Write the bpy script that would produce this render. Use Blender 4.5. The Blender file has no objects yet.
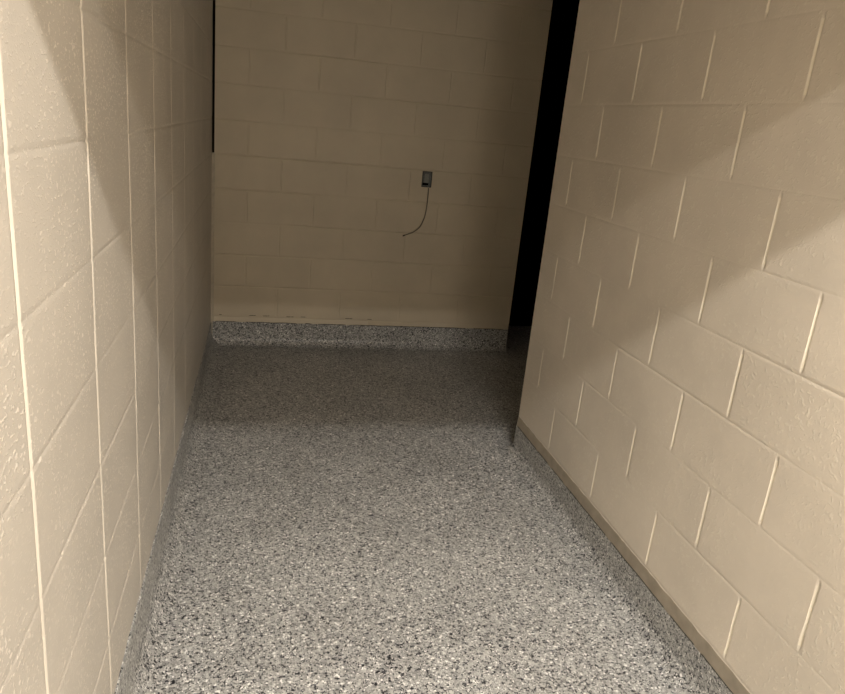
import bpy, bmesh, math, random
from mathutils import Vector, Matrix, noise
random.seed(7)
col = bpy.context.scene.collection
sc = bpy.context.scene

# ---------------------------------------------------------------- measures (metres; z = 0 is the underside of the first block course)
H, B = 0.2032, 0.4064
FLOOR = -0.185
XR = 1.5296            # face of the right wall
YE = -1.545            # far end of the right wall
XB = 2.02              # right end of the back wall
YNEAR = -6.6
CEIL = 2.44
CAM = (0.28516, -4.4375, 1.29555)

# ---------------------------------------------------------------- node helpers
def new_mat(name):
    m = bpy.data.materials.new(name); m.use_nodes = True
    nt = m.node_tree; b = nt.nodes['Principled BSDF']
    return m, nt, b
def N(nt, typ, **kw):
    n = nt.nodes.new(typ)
    for k, v in kw.items():
        if k in n.inputs: n.inputs[k].default_value = v
        else: setattr(n, k, v)
    return n
def L(nt, a, b): nt.links.new(a, b)
def ramp(nt, stops, interp='LINEAR'):
    r = nt.nodes.new('ShaderNodeValToRGB'); cr = r.color_ramp; cr.interpolation = interp
    while len(cr.elements) < len(stops): cr.elements.new(0.5)
    for e, (p, c) in zip(cr.elements, stops):
        e.position = p; e.color = (*c, 1) if len(c) == 3 else c
    return r
def coords(nt, scale=(1, 1, 1)):
    tc = N(nt, 'ShaderNodeTexCoord'); mp = N(nt, 'ShaderNodeMapping'); mp.inputs['Scale'].default_value = scale
    L(nt, tc.outputs['Object'], mp.inputs['Vector']); return mp.outputs['Vector']

def paint(name, base, rough=0.42, blob=0.5, blob_scale=85, peel=0.25, glint=0.0, stretch=1.0):
    """semi-gloss paint over concrete block: soft stain, orange peel and small filled lumps"""
    m, nt, b = new_mat(name); v = coords(nt)
    n1 = N(nt, 'ShaderNodeTexNoise', Scale=2.3, Detail=5.0, Roughness=0.6); L(nt, v, n1.inputs['Vector'])
    d = tuple(c * 0.90 for c in base); u = tuple(min(1, c * 1.07) for c in base)
    r1 = ramp(nt, [(0.3, d), (0.7, u)]); L(nt, n1.outputs['Fac'], r1.inputs['Fac'])
    vs = coords(nt, (1, stretch, 1))
    lump = N(nt, 'ShaderNodeTexNoise', Scale=blob_scale, Detail=1.5, Roughness=0.5, Distortion=0.5); L(nt, vs, lump.inputs['Vector'])
    lr = ramp(nt, [(0.575, (0, 0, 0)), (0.64, (1, 1, 1))]); L(nt, lump.outputs['Fac'], lr.inputs['Fac'])
    patch = N(nt, 'ShaderNodeTexNoise', Scale=5.0, Detail=3.0); L(nt, v, patch.inputs['Vector'])
    pr = ramp(nt, [(0.38, (0.2, 0.2, 0.2)), (0.60, (1, 1, 1))]); L(nt, patch.outputs['Fac'], pr.inputs['Fac'])
    mul = N(nt, 'ShaderNodeMath', operation='MULTIPLY'); L(nt, lr.outputs['Color'], mul.inputs[0]); L(nt, pr.outputs['Color'], mul.inputs[1])
    # paler lump tops: the glint of light-catching bumps put into the colour
    mix = N(nt, 'ShaderNodeMix', data_type='RGBA'); fk = N(nt, 'ShaderNodeMath', operation='MULTIPLY'); fk.inputs[1].default_value = glint
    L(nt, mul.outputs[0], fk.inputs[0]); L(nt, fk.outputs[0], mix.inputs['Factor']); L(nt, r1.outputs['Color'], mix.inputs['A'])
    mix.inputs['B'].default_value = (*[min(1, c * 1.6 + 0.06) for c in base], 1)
    L(nt, mix.outputs['Result'], b.inputs['Base Color'])
    pe = N(nt, 'ShaderNodeTexNoise', Scale=230.0, Detail=3.0, Roughness=0.6); L(nt, v, pe.inputs['Vector'])
    b1 = N(nt, 'ShaderNodeBump', Strength=peel, Distance=0.0012); L(nt, pe.outputs['Fac'], b1.inputs['Height'])
    b2 = N(nt, 'ShaderNodeBump', Strength=blob, Distance=0.0022); L(nt, mul.outputs[0], b2.inputs['Height']); L(nt, b1.outputs['Normal'], b2.inputs['Normal'])
    L(nt, b2.outputs['Normal'], b.inputs['Normal'])
    b.inputs['Roughness'].default_value = rough
    b.inputs['Specular IOR Level'].default_value = 0.45
    return m

def flake(name, gain=1.0, scale=172.0):
    """broadcast vinyl-flake epoxy: angular chips in whites, greys, tan and blue black under clear coat"""
    m, nt, b = new_mat(name); v = coords(nt)
    ds = N(nt, 'ShaderNodeTexNoise', Scale=140.0, Detail=2.0); L(nt, v, ds.inputs['Vector'])
    sub = N(nt, 'ShaderNodeVectorMath', operation='SUBTRACT'); L(nt, ds.outputs['Color'], sub.inputs[0]); sub.inputs[1].default_value = (.5, .5, .5)
    scl = N(nt, 'ShaderNodeVectorMath', operation='SCALE'); L(nt, sub.outputs[0], scl.inputs[0]); scl.inputs['Scale'].default_value = 0.004
    add = N(nt, 'ShaderNodeVectorMath', operation='ADD'); L(nt, v, add.inputs[0]); L(nt, scl.outputs[0], add.inputs[1])
    vo = N(nt, 'ShaderNodeTexVoronoi', Scale=scale); vo.distance = 'MANHATTAN'; L(nt, add.outputs[0], vo.inputs['Vector'])
    sp = N(nt, 'ShaderNodeSeparateColor'); L(nt, vo.outputs['Color'], sp.inputs[0])
    g = gain
    def c(r, gg, bb): return (r * g, gg * g, bb * g)
    cr = ramp(nt, [(0.0, c(.006, .007, .010)), (0.11, c(.06, .062, .07)), (0.16, c(.23, .228, .218)), (0.33, c(.31, .305, .29)),
                   (0.55, c(.40, .395, .37)), (0.78, c(.50, .49, .46)), (0.94, c(.80, .79, .75))], 'CONSTANT')
    L(nt, sp.outputs[0], cr.inputs['Fac'])
    # fine chips lying over the larger ones
    vf = N(nt, 'ShaderNodeTexVoronoi', Scale=scale * 1.9); L(nt, add.outputs[0], vf.inputs['Vector'])
    sf = N(nt, 'ShaderNodeSeparateColor'); L(nt, vf.outputs['Color'], sf.inputs[0])
    cf = ramp(nt, [(0.0, c(.01, .01, .015)), (0.22, c(.22, .22, .215)), (0.5, c(.42, .41, .39)), (0.88, c(.78, .77, .73))], 'CONSTANT')
    L(nt, sf.outputs[1], cf.inputs['Fac'])
    th = N(nt, 'ShaderNodeMath', operation='LESS_THAN'); L(nt, sf.outputs[0], th.inputs[0]); th.inputs[1].default_value = 0.24
    mx = N(nt, 'ShaderNodeMix', data_type='RGBA'); L(nt, th.outputs[0], mx.inputs['Factor']); L(nt, cr.outputs['Color'], mx.inputs['A']); L(nt, cf.outputs['Color'], mx.inputs['B'])
    # slow unevenness of the broadcast
    ns = N(nt, 'ShaderNodeTexNoise', Scale=3.5, Detail=4.0); L(nt, v, ns.inputs['Vector'])
    nr = ramp(nt, [(0.3, (.84, .84, .84)), (0.7, (1.06, 1.06, 1.06))]); L(nt, ns.outputs['Fac'], nr.inputs['Fac'])
    mm = N(nt, 'ShaderNodeMix', data_type='RGBA', blend_type='MULTIPLY'); mm.inputs['Factor'].default_value = 1
    L(nt, mx.outputs['Result'], mm.inputs['A']); L(nt, nr.outputs['Color'], mm.inputs['B'])
    L(nt, mm.outputs['Result'], b.inputs['Base Color'])
    bp = N(nt, 'ShaderNodeBump', Strength=0.35, Distance=0.001); L(nt, sp.outputs[1], bp.inputs['Height'])
    L(nt, bp.outputs['Normal'], b.inputs['Normal'])
    b.inputs['Roughness'].default_value = 0.38; b.inputs['Specular IOR Level'].default_value = 0.4
    return m

def plain(name, c, rough=0.6, metal=0.0, spec=0.5, nz=0.12, sc_=30.0):
    m, nt, b = new_mat(name); v = coords(nt)
    n = N(nt, 'ShaderNodeTexNoise', Scale=sc_, Detail=4.0); L(nt, v, n.inputs['Vector'])
    r = ramp(nt, [(0.3, tuple(x * (1 - nz) for x in c)), (0.7, tuple(x * (1 + nz) for x in c))]); L(nt, n.outputs['Fac'], r.inputs['Fac'])
    L(nt, r.outputs['Color'], b.inputs['Base Color'])
    b.inputs['Roughness'].default_value = rough; b.inputs['Metallic'].default_value = metal; b.inputs['Specular IOR Level'].default_value = spec
    return m

P = (0.60, 0.53, 0.435)
M_left = paint('left_block_paint', (0.495, 0.448, 0.38), rough=0.40, blob=0.7, blob_scale=180, peel=0.35, glint=0.6, stretch=0.55)
M_right = paint('right_block_paint', (0.655, 0.58, 0.475), rough=0.42, blob=0.35, blob_scale=95, peel=0.3, glint=0.10)
M_joint = paint('filled_joint_paint', (0.74, 0.665, 0.53), rough=0.38, blob=0.1, blob_scale=95, peel=0.2)
M_joint_left = paint('smooth_joint_paint', (0.58, 0.522, 0.435), rough=0.38, blob=0.1, blob_scale=95, peel=0.2)
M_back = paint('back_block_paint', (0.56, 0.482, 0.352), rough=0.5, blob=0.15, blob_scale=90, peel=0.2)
M_band = plain('shaded_band', (0.31, 0.265, 0.20), rough=0.6, nz=0.15, sc_=22)  # shade of the tilted band put into a darker colour
M_plain = plain('plain_wall_paint', (0.55, 0.49, 0.40), rough=0.5)
M_ceil = plain('ceiling_paint', (0.62, 0.58, 0.50), rough=0.8)
M_floor = flake('flake_epoxy_floor', 1.10)
M_base = flake('flake_epoxy_cove', 1.0, 165)
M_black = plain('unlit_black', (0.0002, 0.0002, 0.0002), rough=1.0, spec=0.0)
M_gap = plain('open_joint_shadow', (0.010, 0.009, 0.007), rough=1.0, spec=0.0)
M_caulk = plain('painted_caulk', (0.50, 0.44, 0.34), rough=0.5)
M_edge = plain('dark_edge_bead', (0.055, 0.05, 0.042), rough=0.7, nz=0.5, sc_=90)
M_steel = plain('galvanised_steel', (0.10, 0.105, 0.10), rough=0.45, metal=0.5, nz=0.35, sc_=160)
M_steel_d = plain('dark_steel_rim', (0.045, 0.042, 0.035), rough=0.55, metal=0.4, nz=0.3, sc_=120)
M_yoke = plain('grey_insulated_plug', (0.19, 0.19, 0.17), rough=0.5, nz=0.2, sc_=120)
M_cable = plain('grey_cable_jacket', (0.13, 0.115, 0.08), rough=0.55, nz=0.12, sc_=200)
M_white = plain('white_enamel', (0.75, 0.74, 0.70), rough=0.4)

# ---------------------------------------------------------------- mesh helpers
def obj(name, bm, mat, parent=None, smooth=False):
    bm.normal_update()
    me = bpy.data.meshes.new(name); bm.to_mesh(me); bm.free()
    mats = mat if isinstance(mat, (list, tuple)) else [mat]
    for m in mats: me.materials.append(m)
    if smooth:
        for p in me.polygons: p.use_smooth = True
    o = bpy.data.objects.new(name, me); col.objects.link(o)
    if parent: o.parent = parent
    return o
def struct(o): o['kind'] = 'structure'; return o
def tag(o, label, cat, group=None):
    o['label'] = label; o['category'] = cat
    if group: o['group'] = group
    return o
def bx(bm, a, b, bev=0.0, mi=0):
    x0, y0, z0 = a; x1, y1, z1 = b
    vs = [bm.verts.new(p) for p in ((x0,y0,z0),(x1,y0,z0),(x1,y1,z0),(x0,y1,z0),(x0,y0,z1),(x1,y0,z1),(x1,y1,z1),(x0,y1,z1))]
    fs = [bm.faces.new([vs[i] for i in f]) for f in ((3,2,1,0),(4,5,6,7),(0,1,5,4),(1,2,6,5),(2,3,7,6),(3,0,4,7))]
    for f in fs: f.material_index = mi
    if bev:
        es = list({e for f in fs for e in f.edges})
        bmesh.ops.bevel(bm, geom=es, offset=bev, segments=2, affect='EDGES', profile=0.5)
def tube(bm, pts, rad, seg=10, caps=True):
    rings = []; n = len(pts); prev = None
    for i, p in enumerate(pts):
        p = Vector(p); t = (Vector(pts[min(i+1, n-1)]) - Vector(pts[max(i-1, 0)])).normalized()
        u = prev - t * prev.dot(t) if prev is not None else t.orthogonal()
        u.normalize(); prev = u; w = t.cross(u)
        r = rad[i] if isinstance(rad, (list, tuple)) else rad
        rings.append([bm.verts.new(p + (u * math.cos(2*math.pi*k/seg) + w * math.sin(2*math.pi*k/seg)) * r) for k in range(seg)])
    for a, b in zip(rings, rings[1:]):
        for k in range(seg): bm.faces.new((a[k], a[(k+1) % seg], b[(k+1) % seg], b[k]))
    if caps: bm.faces.new(rings[0][::-1]); bm.faces.new(rings[-1])
def smooth_path(ctrl, n=10):
    c = [Vector(p) for p in ctrl]; c = [2*c[0]-c[1]] + c + [2*c[-1]-c[-2]]; out = []
    for i in range(1, len(c) - 2):
        for k in range(n):
            t = k / n; a, b_, d, e = c[i-1], c[i], c[i+1], c[i+2]
            out.append(0.5*((2*b_) + (d-a)*t + (2*a-5*b_+4*d-e)*t*t + (3*b_-a-3*d+e)*t**3))
    out.append(c[-2]); return out

def nz(a, b, c=0.0): return noise.noise(Vector((a, b, c)))

def block_wall(name, mat, u0, u1, z0, z1, joints, mapf, wj, dj, wh, dh, thick, seed, row_lo=0, fade=0.55, stack=False, mat2=None):
    """one mesh: a block face whose mortar joints are real grooves.
    joints(row) -> list of u of head joints in that row; mapf(u, z, depth) -> point; depth goes into the wall."""
    rows = range(row_lo, int(math.ceil(z1 / H)) + 1)
    prof = (-1.0, -0.55, 0.0, 0.55, 1.0)
    us = {round(u0, 5), round(u1, 5)}
    alljs = sorted({round(j, 5) for r in rows for j in joints(r) if u0 - 0.02 < j < u1 + 0.02})
    for j in alljs:
        for k in prof: us.add(round(j + k * wj, 5))
        us.add(round(j - 1.6 * wj, 5)); us.add(round(j + 1.6 * wj, 5))
    n = int((u1 - u0) / 0.05)
    for i in range(n + 1):
        u = u0 + (u1 - u0) * i / n
        if all(abs(u - j) > 2 * wj for j in alljs): us.add(round(u, 5))
    us = sorted(u for u in us if u0 <= u <= u1)
    zs = {round(z0, 5), round(z1, 5)}
    for r in rows:
        for k in prof: zs.add(round(r * H + k * wh, 5))
        for f in (0.055, 0.09, 0.2, 0.35, 0.5, 0.65, 0.8, 0.91, 0.945): zs.add(round((r + f) * H, 5))
    if z0 < row_lo * H: zs.add(round((z0 + row_lo * H) / 2, 5))
    zs = sorted(z for z in zs if z0 <= z <= z1)
    bm = bmesh.new()
    jl = {r: joints(r) for r in range(row_lo - 1, max(rows) + 2)}
    grid = []; heads = []
    for z in zs:
        row = int(math.floor(z / H)); f = z / H - row; line = []; head = []
        for u in us:
            du = 0.0; hd = 0.0
            # bed joint
            kz = min(f, 1 - f) * H
            dep = 0.0
            rr = row if f < 0.5 else row + 1
            if rr >= row_lo and kz < wh * 1.01:
                s = max(0.0, 1 - (kz / wh) ** 2)
                a = 0.5 + 1.3 * nz(u * 1.9 + seed, rr * 3.7, seed)
                dep = dh * s * max(fade * 0.6, min(1.25, a))
            # head joint
            if row >= row_lo:
                for j in jl[row]:
                    d = abs(u - j)
                    if d < wj * 1.01:
                        s = max(0.0, 1 - (d / wj) ** 2)
                        e = 1.0 if stack else min(1.0, max(0.0, (min(f, 1 - f) * H - 0.009) / 0.008))
                        st = 0.85 + 0.5 * nz(j * 5 + seed, row * 2.3 + seed, 4.0)
                        a = st * (1 + 0.35 * nz(u * 3, z * 22, seed))
                        dep = max(dep, dj * s * e * a); hd = s * e
                        du = 0.0016 * nz(j * 11 + seed, z * 14, 2.0)
            und = 0.0016 * nz(u * 2.1, z * 2.6, seed + 9)      # blocks never lie quite flat
            line.append(bm.verts.new(mapf(u + du, z, dep + und))); head.append(hd > 0.3)
        grid.append(line); heads.append(head)
    for k, (a, b_) in enumerate(zip(grid, grid[1:])):
        for i in range(len(us) - 1):
            fc = bm.faces.new((a[i], a[i+1], b_[i+1], b_[i]))
            if mat2 and (heads[k][i] or heads[k][i+1]) and (heads[k+1][i] or heads[k+1][i+1]): fc.material_index = 1
    # body of the wall: rim faces back to a flat rear face
    def rim(front, cor):
        back = [bm.verts.new(mapf(u, z, thick)) for (u, z) in cor]
        for i in range(len(front) - 1): bm.faces.new((front[i+1], front[i], back[i], back[i+1]))
    top = [(u, zs[-1]) for u in us]; bot = [(u, zs[0]) for u in us]
    lf = [(us[0], z) for z in zs]; rt = [(us[-1], z) for z in zs]
    rim(grid[-1], top); rim(grid[0], bot); rim([g[0] for g in grid], lf); rim([g[-1] for g in grid], rt)
    q = [bm.verts.new(mapf(*c, thick)) for c in ((us[0], zs[0]), (us[-1], zs[0]), (us[-1], zs[-1]), (us[0], zs[-1]))]
    bm.faces.new(q)
    bmesh.ops.remove_doubles(bm, verts=bm.verts, dist=1e-6)
    bmesh.ops.recalc_face_normals(bm, faces=bm.faces)
    o = obj(name, bm, [mat, mat2] if mat2 else mat, smooth=True)
    o.data.set_sharp_from_angle(angle=math.radians(50))
    return struct(o)

# ---------------------------------------------------------------- walls
# left: stack bond, continuous upright joints
LJ = [-3.5392 + 0.39096 * k for k in range(-8, 9)]
LJ = [j for j in LJ if YNEAR < j < -0.12]
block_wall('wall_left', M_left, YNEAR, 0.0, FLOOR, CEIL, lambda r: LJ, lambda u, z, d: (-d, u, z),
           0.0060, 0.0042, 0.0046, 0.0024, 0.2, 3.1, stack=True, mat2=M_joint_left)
# right: running bond, ends at a free corner
R0 = -3.1351
def rj(r):
    o = 0.0 if r % 2 == 0 else 0.5
    return [R0 + (k + o) * B for k in range(-9, 6) if R0 + (k + o) * B < YE - 0.05]
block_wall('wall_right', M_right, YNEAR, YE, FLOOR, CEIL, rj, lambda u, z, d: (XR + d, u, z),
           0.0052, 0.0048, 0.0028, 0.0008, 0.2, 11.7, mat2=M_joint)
# back: running bond
def bj(r):
    o = 0.5 if r % 2 == 0 else 0.0
    return [0.2102 + (k + o) * B for k in range(-1, 6) if 0.05 < 0.2102 + (k + o) * B < XB - 0.05]
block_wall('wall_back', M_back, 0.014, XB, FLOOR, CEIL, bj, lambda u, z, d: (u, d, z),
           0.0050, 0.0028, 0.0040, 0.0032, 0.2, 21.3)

# corner between left and back wall: open dark joint above, painted caulk below
bm = bmesh.new(); bx(bm, (-0.2, 0.02, 1.02), (0.014, 0.2, CEIL)); struct(obj('trim_1', bm, M_gap))
bm = bmesh.new()
secs = []
for i in range(26):
    z = FLOOR + (1.02 - FLOOR) * i / 25; k = 0.0012 * nz(z * 9, 4)
    secs.append([bm.verts.new(p) for p in ((-0.002, -0.010 - k, z), (0.009 + k, -0.006 - k, z), (0.019 + k, 0.002, z), (0.010, 0.06, z), (-0.002, 0.06, z))])
for a, b_ in zip(secs, secs[1:]):
    for k in range(5): bm.faces.new((a[k], a[(k+1) % 5], b_[(k+1) % 5], b_[k]))
bm.faces.new(secs[0][::-1]); bm.faces.new(secs[-1])
bmesh.ops.recalc_face_normals(bm, faces=bm.faces)
struct(obj('trim_2', bm, M_caulk, smooth=False))

# ---------------------------------------------------------------- floor, ceiling, header, rear
bm = bmesh.new(); bx(bm, (-0.2, YNEAR - 0.2, FLOOR - 0.12), (3.9, 0.9, FLOOR)); struct(obj('floor', bm, M_floor))
bm = bmesh.new(); bx(bm, (-0.2, YNEAR - 0.2, CEIL), (3.9, 0.9, CEIL + 0.1)); struct(obj('ceiling', bm, M_ceil))
bm = bmesh.new(); bx(bm, (-0.0, -4.28, 2.025), (XR, -4.13, CEIL)); struct(obj('trim_3', bm, M_plain))          # lintel over the passage, just above the camera
bm = bmesh.new(); bx(bm, (-0.2, YNEAR - 0.2, FLOOR), (XR + 0.2, YNEAR, CEIL)); struct(obj('wall_front', bm, M_plain))
# the unlit room that opens off to the right at the far end
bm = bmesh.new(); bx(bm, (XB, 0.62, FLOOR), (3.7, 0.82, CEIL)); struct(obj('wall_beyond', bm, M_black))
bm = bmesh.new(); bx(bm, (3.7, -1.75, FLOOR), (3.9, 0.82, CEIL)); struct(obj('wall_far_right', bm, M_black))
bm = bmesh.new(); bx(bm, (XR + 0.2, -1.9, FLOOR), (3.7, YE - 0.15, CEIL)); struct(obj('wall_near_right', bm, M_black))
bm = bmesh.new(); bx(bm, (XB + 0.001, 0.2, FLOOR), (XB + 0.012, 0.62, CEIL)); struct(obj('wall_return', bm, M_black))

# ---------------------------------------------------------------- coved flake base
def cove_section(top, t=0.005, r=0.055):
    """(out, z) from the top back edge down and out to a feather edge on the floor"""
    s = [(-0.002, top), (t * 0.6, top), (t, top - 0.002), (t, FLOOR + r)]
    for k in range(1, 8):
        a = k / 8 * math.pi / 2
        s.append((t + r * (1 - math.cos(a)), FLOOR + r * (1 - math.sin(a))))
    s += [(t + r, FLOOR + 0.0012), (t + r + 0.02, FLOOR + 0.0004), (t + r + 0.02, FLOOR - 0.004), (-0.002, FLOOR - 0.004)]
    return s
def cove(name, path, tops, outs, rad=0.055):
    """path: list of xy points, outs: outward direction at each, tops: z of the top at each"""
    bm = bmesh.new(); rings = []
    for (x, y), z, (ox, oy) in zip(path, tops, outs):
        rings.append([bm.verts.new((x + ox * a, y + oy * a, zz)) for a, zz in cove_section(z, r=rad)])
    n = len(rings[0])
    for a, b_ in zip(rings, rings[1:]):
        for k in range(n): bm.faces.new((a[k], a[(k+1) % n], b_[(k+1) % n], b_[k]))
    bm.faces.new(rings[0][::-1]); bm.faces.new(rings[-1])
    bmesh.ops.recalc_face_normals(bm, faces=bm.faces)
    o = obj(name, bm, M_base, smooth=True); o.data.set_sharp_from_angle(angle=math.radians(40)); return struct(o)
def lin(a, b, n): return [a + (b - a) * i / (n - 1) for i in range(n)]
def ltop(y): return -0.040 + 0.078 * min(1, max(0, (-y - 0.5) / 2.4)) + 0.002 * nz(y * 6, 1)
ys = lin(YNEAR, -0.004, 90)
cove('baseboard_left', [(0, y) for y in ys], [ltop(y) for y in ys], [(1, 0)] * len(ys), 0.085)
def btop(x): return -0.033 + 0.0025 * nz(x * 14, 7)
xs = lin(0.004, XB - 0.001, 60)
cove('baseboard_back', [(x, 0) for x in xs], [btop(x) for x in xs], [(0, -1)] * len(xs))
def rtop(y): return -0.050 + 0.0025 * nz(y * 9, 3)
ys = lin(YNEAR, YE, 90)
pth = [(XR, y) for y in ys]; ot = [(-1, 0)] * len(ys); tp = [rtop(y) for y in ys]
for k in range(1, 5):       # wraps the free end of the wall
    a = k / 4 * math.pi / 2; pth.append((XR, YE)); ot.append((-math.cos(a), math.sin(a))); tp.append(rtop(YE))
pth.append((XR + 0.2, YE)); ot.append((0, 1)); tp.append(rtop(YE))
cove('baseboard_right', pth, tp, ot)

# skim band between the first course and the base on the right wall, ragged upper lip
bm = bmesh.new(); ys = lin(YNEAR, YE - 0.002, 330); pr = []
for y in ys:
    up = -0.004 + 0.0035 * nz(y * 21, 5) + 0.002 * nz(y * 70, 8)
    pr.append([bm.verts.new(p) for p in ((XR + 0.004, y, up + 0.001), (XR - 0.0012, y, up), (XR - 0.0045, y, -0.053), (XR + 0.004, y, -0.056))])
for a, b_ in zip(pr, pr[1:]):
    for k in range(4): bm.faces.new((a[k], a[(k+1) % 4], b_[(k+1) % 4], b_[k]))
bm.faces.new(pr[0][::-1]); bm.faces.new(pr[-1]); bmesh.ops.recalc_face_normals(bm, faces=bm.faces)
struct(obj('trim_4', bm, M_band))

# broken dark line along the tops of the bases
def bead(name, f, a, b, n, thr, seed, r=0.0016):
    bm = bmesh.new(); run = []
    for i in range(n + 1):
        u = a + (b - a) * i / n
        if nz(u * 13 + seed, seed) > thr and i < n: run.append(f(u))
        else:
            if len(run) > 2: tube(bm, run, [r * (0.3 if k in (0, len(run)-1) else 0.8 + 0.5 * nz(k * .7, seed)) for k in range(len(run))], 6)
            run = []
    return struct(obj(name, bm, M_edge))
bead('trim_5', lambda x: (x, -0.0035, btop(x) + 0.0015), 0.03, XB - 0.03, 240, -0.22, 3, 0.0028)
bead('trim_6', lambda x: (x, -0.0006, 0.014 - 0.002 * x + 0.004 * nz(x * 11, 2)), 0.05, 1.05, 160, 0.12, 8, 0.0026)
bead('trim_7', lambda y: (XR - 0.0048, y, rtop(y) + 0.001), -4.4, YE - 0.01, 500, -0.3, 5, 0.0018)

# ---------------------------------------------------------------- recessed steel box and its cable
bxr = bpy.data.objects.new('electrical_box', None); col.objects.link(bxr); bxr.location = (1.331, 0, 0.959)
tag(bxr, 'small grey metal electrical box, open fronted, set in the back block wall', 'electrical box')
W2, H2 = 0.0315, 0.0495
bm = bmesh.new()
def frame(bm, w, h, w2, h2, y0, y1):
    for a, b_ in (((-w, y0, -h), (-w2, y1, h)), ((w2, y0, -h), (w, y1, h)), ((-w2, y0, h2), (w2, y1, h)), ((-w2, y0, -h), (w2, y1, -h2))): bx(bm, a, b_)
frame(bm, W2, H2, W2 - 0.0045, H2 - 0.0045, -0.010, 0.0015)
obj('rim', bm, M_steel_d, bxr)
bm = bmesh.new(); bx(bm, (-W2 + .0045, -0.0012, -H2 + .0045), (W2 - .0045, 0.0012, H2 - .0045)); obj('back_plate', bm, M_steel, bxr)
bm = bmesh.new()
bx(bm, (-0.016, -0.0085, -0.022), (0.012, -0.001, 0.034), 0.0025)
bx(bm, (-0.006, -0.0100, 0.004), (0.003, -0.008, 0.016), 0.001)
obj('terminal_block', bm, M_yoke, bxr)
for zz in (0.040, -0.040):
    bm = bmesh.new(); tube(bm, [(0.0, -0.002, zz), (0.0, -0.0075, zz)], 0.0032, 12); obj('mounting_screw', bm, M_steel, bxr)
bm = bmesh.new(); bx(bm, (-0.024, -0.0095, -0.0455), (0.022, -0.0035, -0.0385), 0.001); obj('cable_clamp', bm, M_steel, bxr)
bm = bmesh.new(); bx(bm, (-0.026, -0.0030, -0.037), (0.012, -0.0013, -0.024)); obj('knockout', bm, M_black, bxr)

bm = bmesh.new()
pts = smooth_path([(1.347, -0.004, 0.905), (1.347, -0.010, 0.86), (1.345, -0.012, 0.79), (1.338, -0.014, 0.725), (1.322, -0.016, 0.675),
                   (1.304, -0.017, 0.645), (1.270, -0.016, 0.617), (1.240, -0.014, 0.603), (1.212, -0.012, 0.591)], 8)
tube(bm, pts, 0.0034, 10)
cb = obj('cable', bm, M_cable, smooth=True)
tag(cb, 'thin grey cable hanging in a curve below the box on the back wall', 'cable')
bm = bmesh.new(); tube(bm, [(1.2165, -0.0122, 0.5932), (1.208, -0.0118, 0.589), (1.203, -0.0115, 0.587)], [0.0045, 0.0045, 0.003], 10)
obj('taped_end', bm, M_steel_d, cb)

# ---------------------------------------------------------------- ceiling fixture behind the camera, two tubes across the passage
Y1, Y2, ZL = -4.724, -4.996, 2.35
lx = 0.93
fx = bpy.data.objects.new('ceiling_light', None); col.objects.link(fx); fx.location = (lx, (Y1 + Y2) / 2, CEIL)
tag(fx, 'white two tube strip light on the ceiling behind the lintel', 'ceiling light')
bm = bmesh.new(); bx(bm, (-0.58, -0.20, -0.045), (0.58, 0.20, -0.0), 0.006); obj('housing', bm, M_white, fx)
for yy in (Y1, Y2):
    bm = bmesh.new(); y = yy - (Y1 + Y2) / 2; z = ZL - CEIL + 0.022; tube(bm, [(-0.56, y, z), (0.56, y, z)], 0.013, 14); obj('lamp_tube', bm, M_white, fx, smooth=True)
def area(name, loc, sx, sy, e, c):
    l = bpy.data.lights.new(name, 'AREA'); l.shape = 'RECTANGLE'; l.size = sx; l.size_y = sy; l.energy = e; l.color = c
    o = bpy.data.objects.new(name, l); col.objects.link(o); o.location = loc; return o
WARM = (1.0, 0.957, 0.905)
E1, E2, E3 = 76, 46, 17
area('tube_light', (lx, Y1, ZL), 1.1, 0.022, E1, WARM)
area('tube_light', (lx, Y2, ZL), 1.1, 0.022, E2, WARM)

# added fill lamp, unseen behind the camera, standing in for light from further back
fl = area('fill_light', (1.12, -6.35, 1.30), 0.7, 1.2, E3, WARM); fl.rotation_euler = (math.radians(90), 0, 0)

# ---------------------------------------------------------------- world, view, camera
w = bpy.data.worlds.new('world'); sc.world = w; w.use_nodes = True
w.node_tree.nodes['Background'].inputs[0].default_value = (0.9, 0.8, 0.6, 1); w.node_tree.nodes['Background'].inputs[1].default_value = 0.0
sc.view_settings.view_transform = 'Standard'; sc.view_settings.exposure = 0.0; sc.view_settings.gamma = 1.0
yaw, pitch, roll = 0.227368192, -0.293816884, 0.093177689
f = Vector((math.sin(yaw)*math.cos(pitch), math.cos(yaw)*math.cos(pitch), math.sin(pitch)))
r = Vector((math.cos(yaw), -math.sin(yaw), 0)); u = r.cross(f)
r2 = r*math.cos(roll) + u*math.sin(roll); u2 = -r*math.sin(roll) + u*math.cos(roll)
cd = bpy.data.cameras.new('camera'); cam = bpy.data.objects.new('camera', cd); col.objects.link(cam)
cam.matrix_world = Matrix(((r2.x, u2.x, -f.x, CAM[0]), (r2.y, u2.y, -f.y, CAM[1]), (r2.z, u2.z, -f.z, CAM[2]), (0, 0, 0, 1)))
cd.sensor_fit = 'HORIZONTAL'; cd.sensor_width = 36; cd.lens = 694.22 / 845 * 36; cd.clip_start = 0.02
cd.shift_x = 13.094 / 845; cd.shift_y = -13.321 / 845
sc.camera = cam
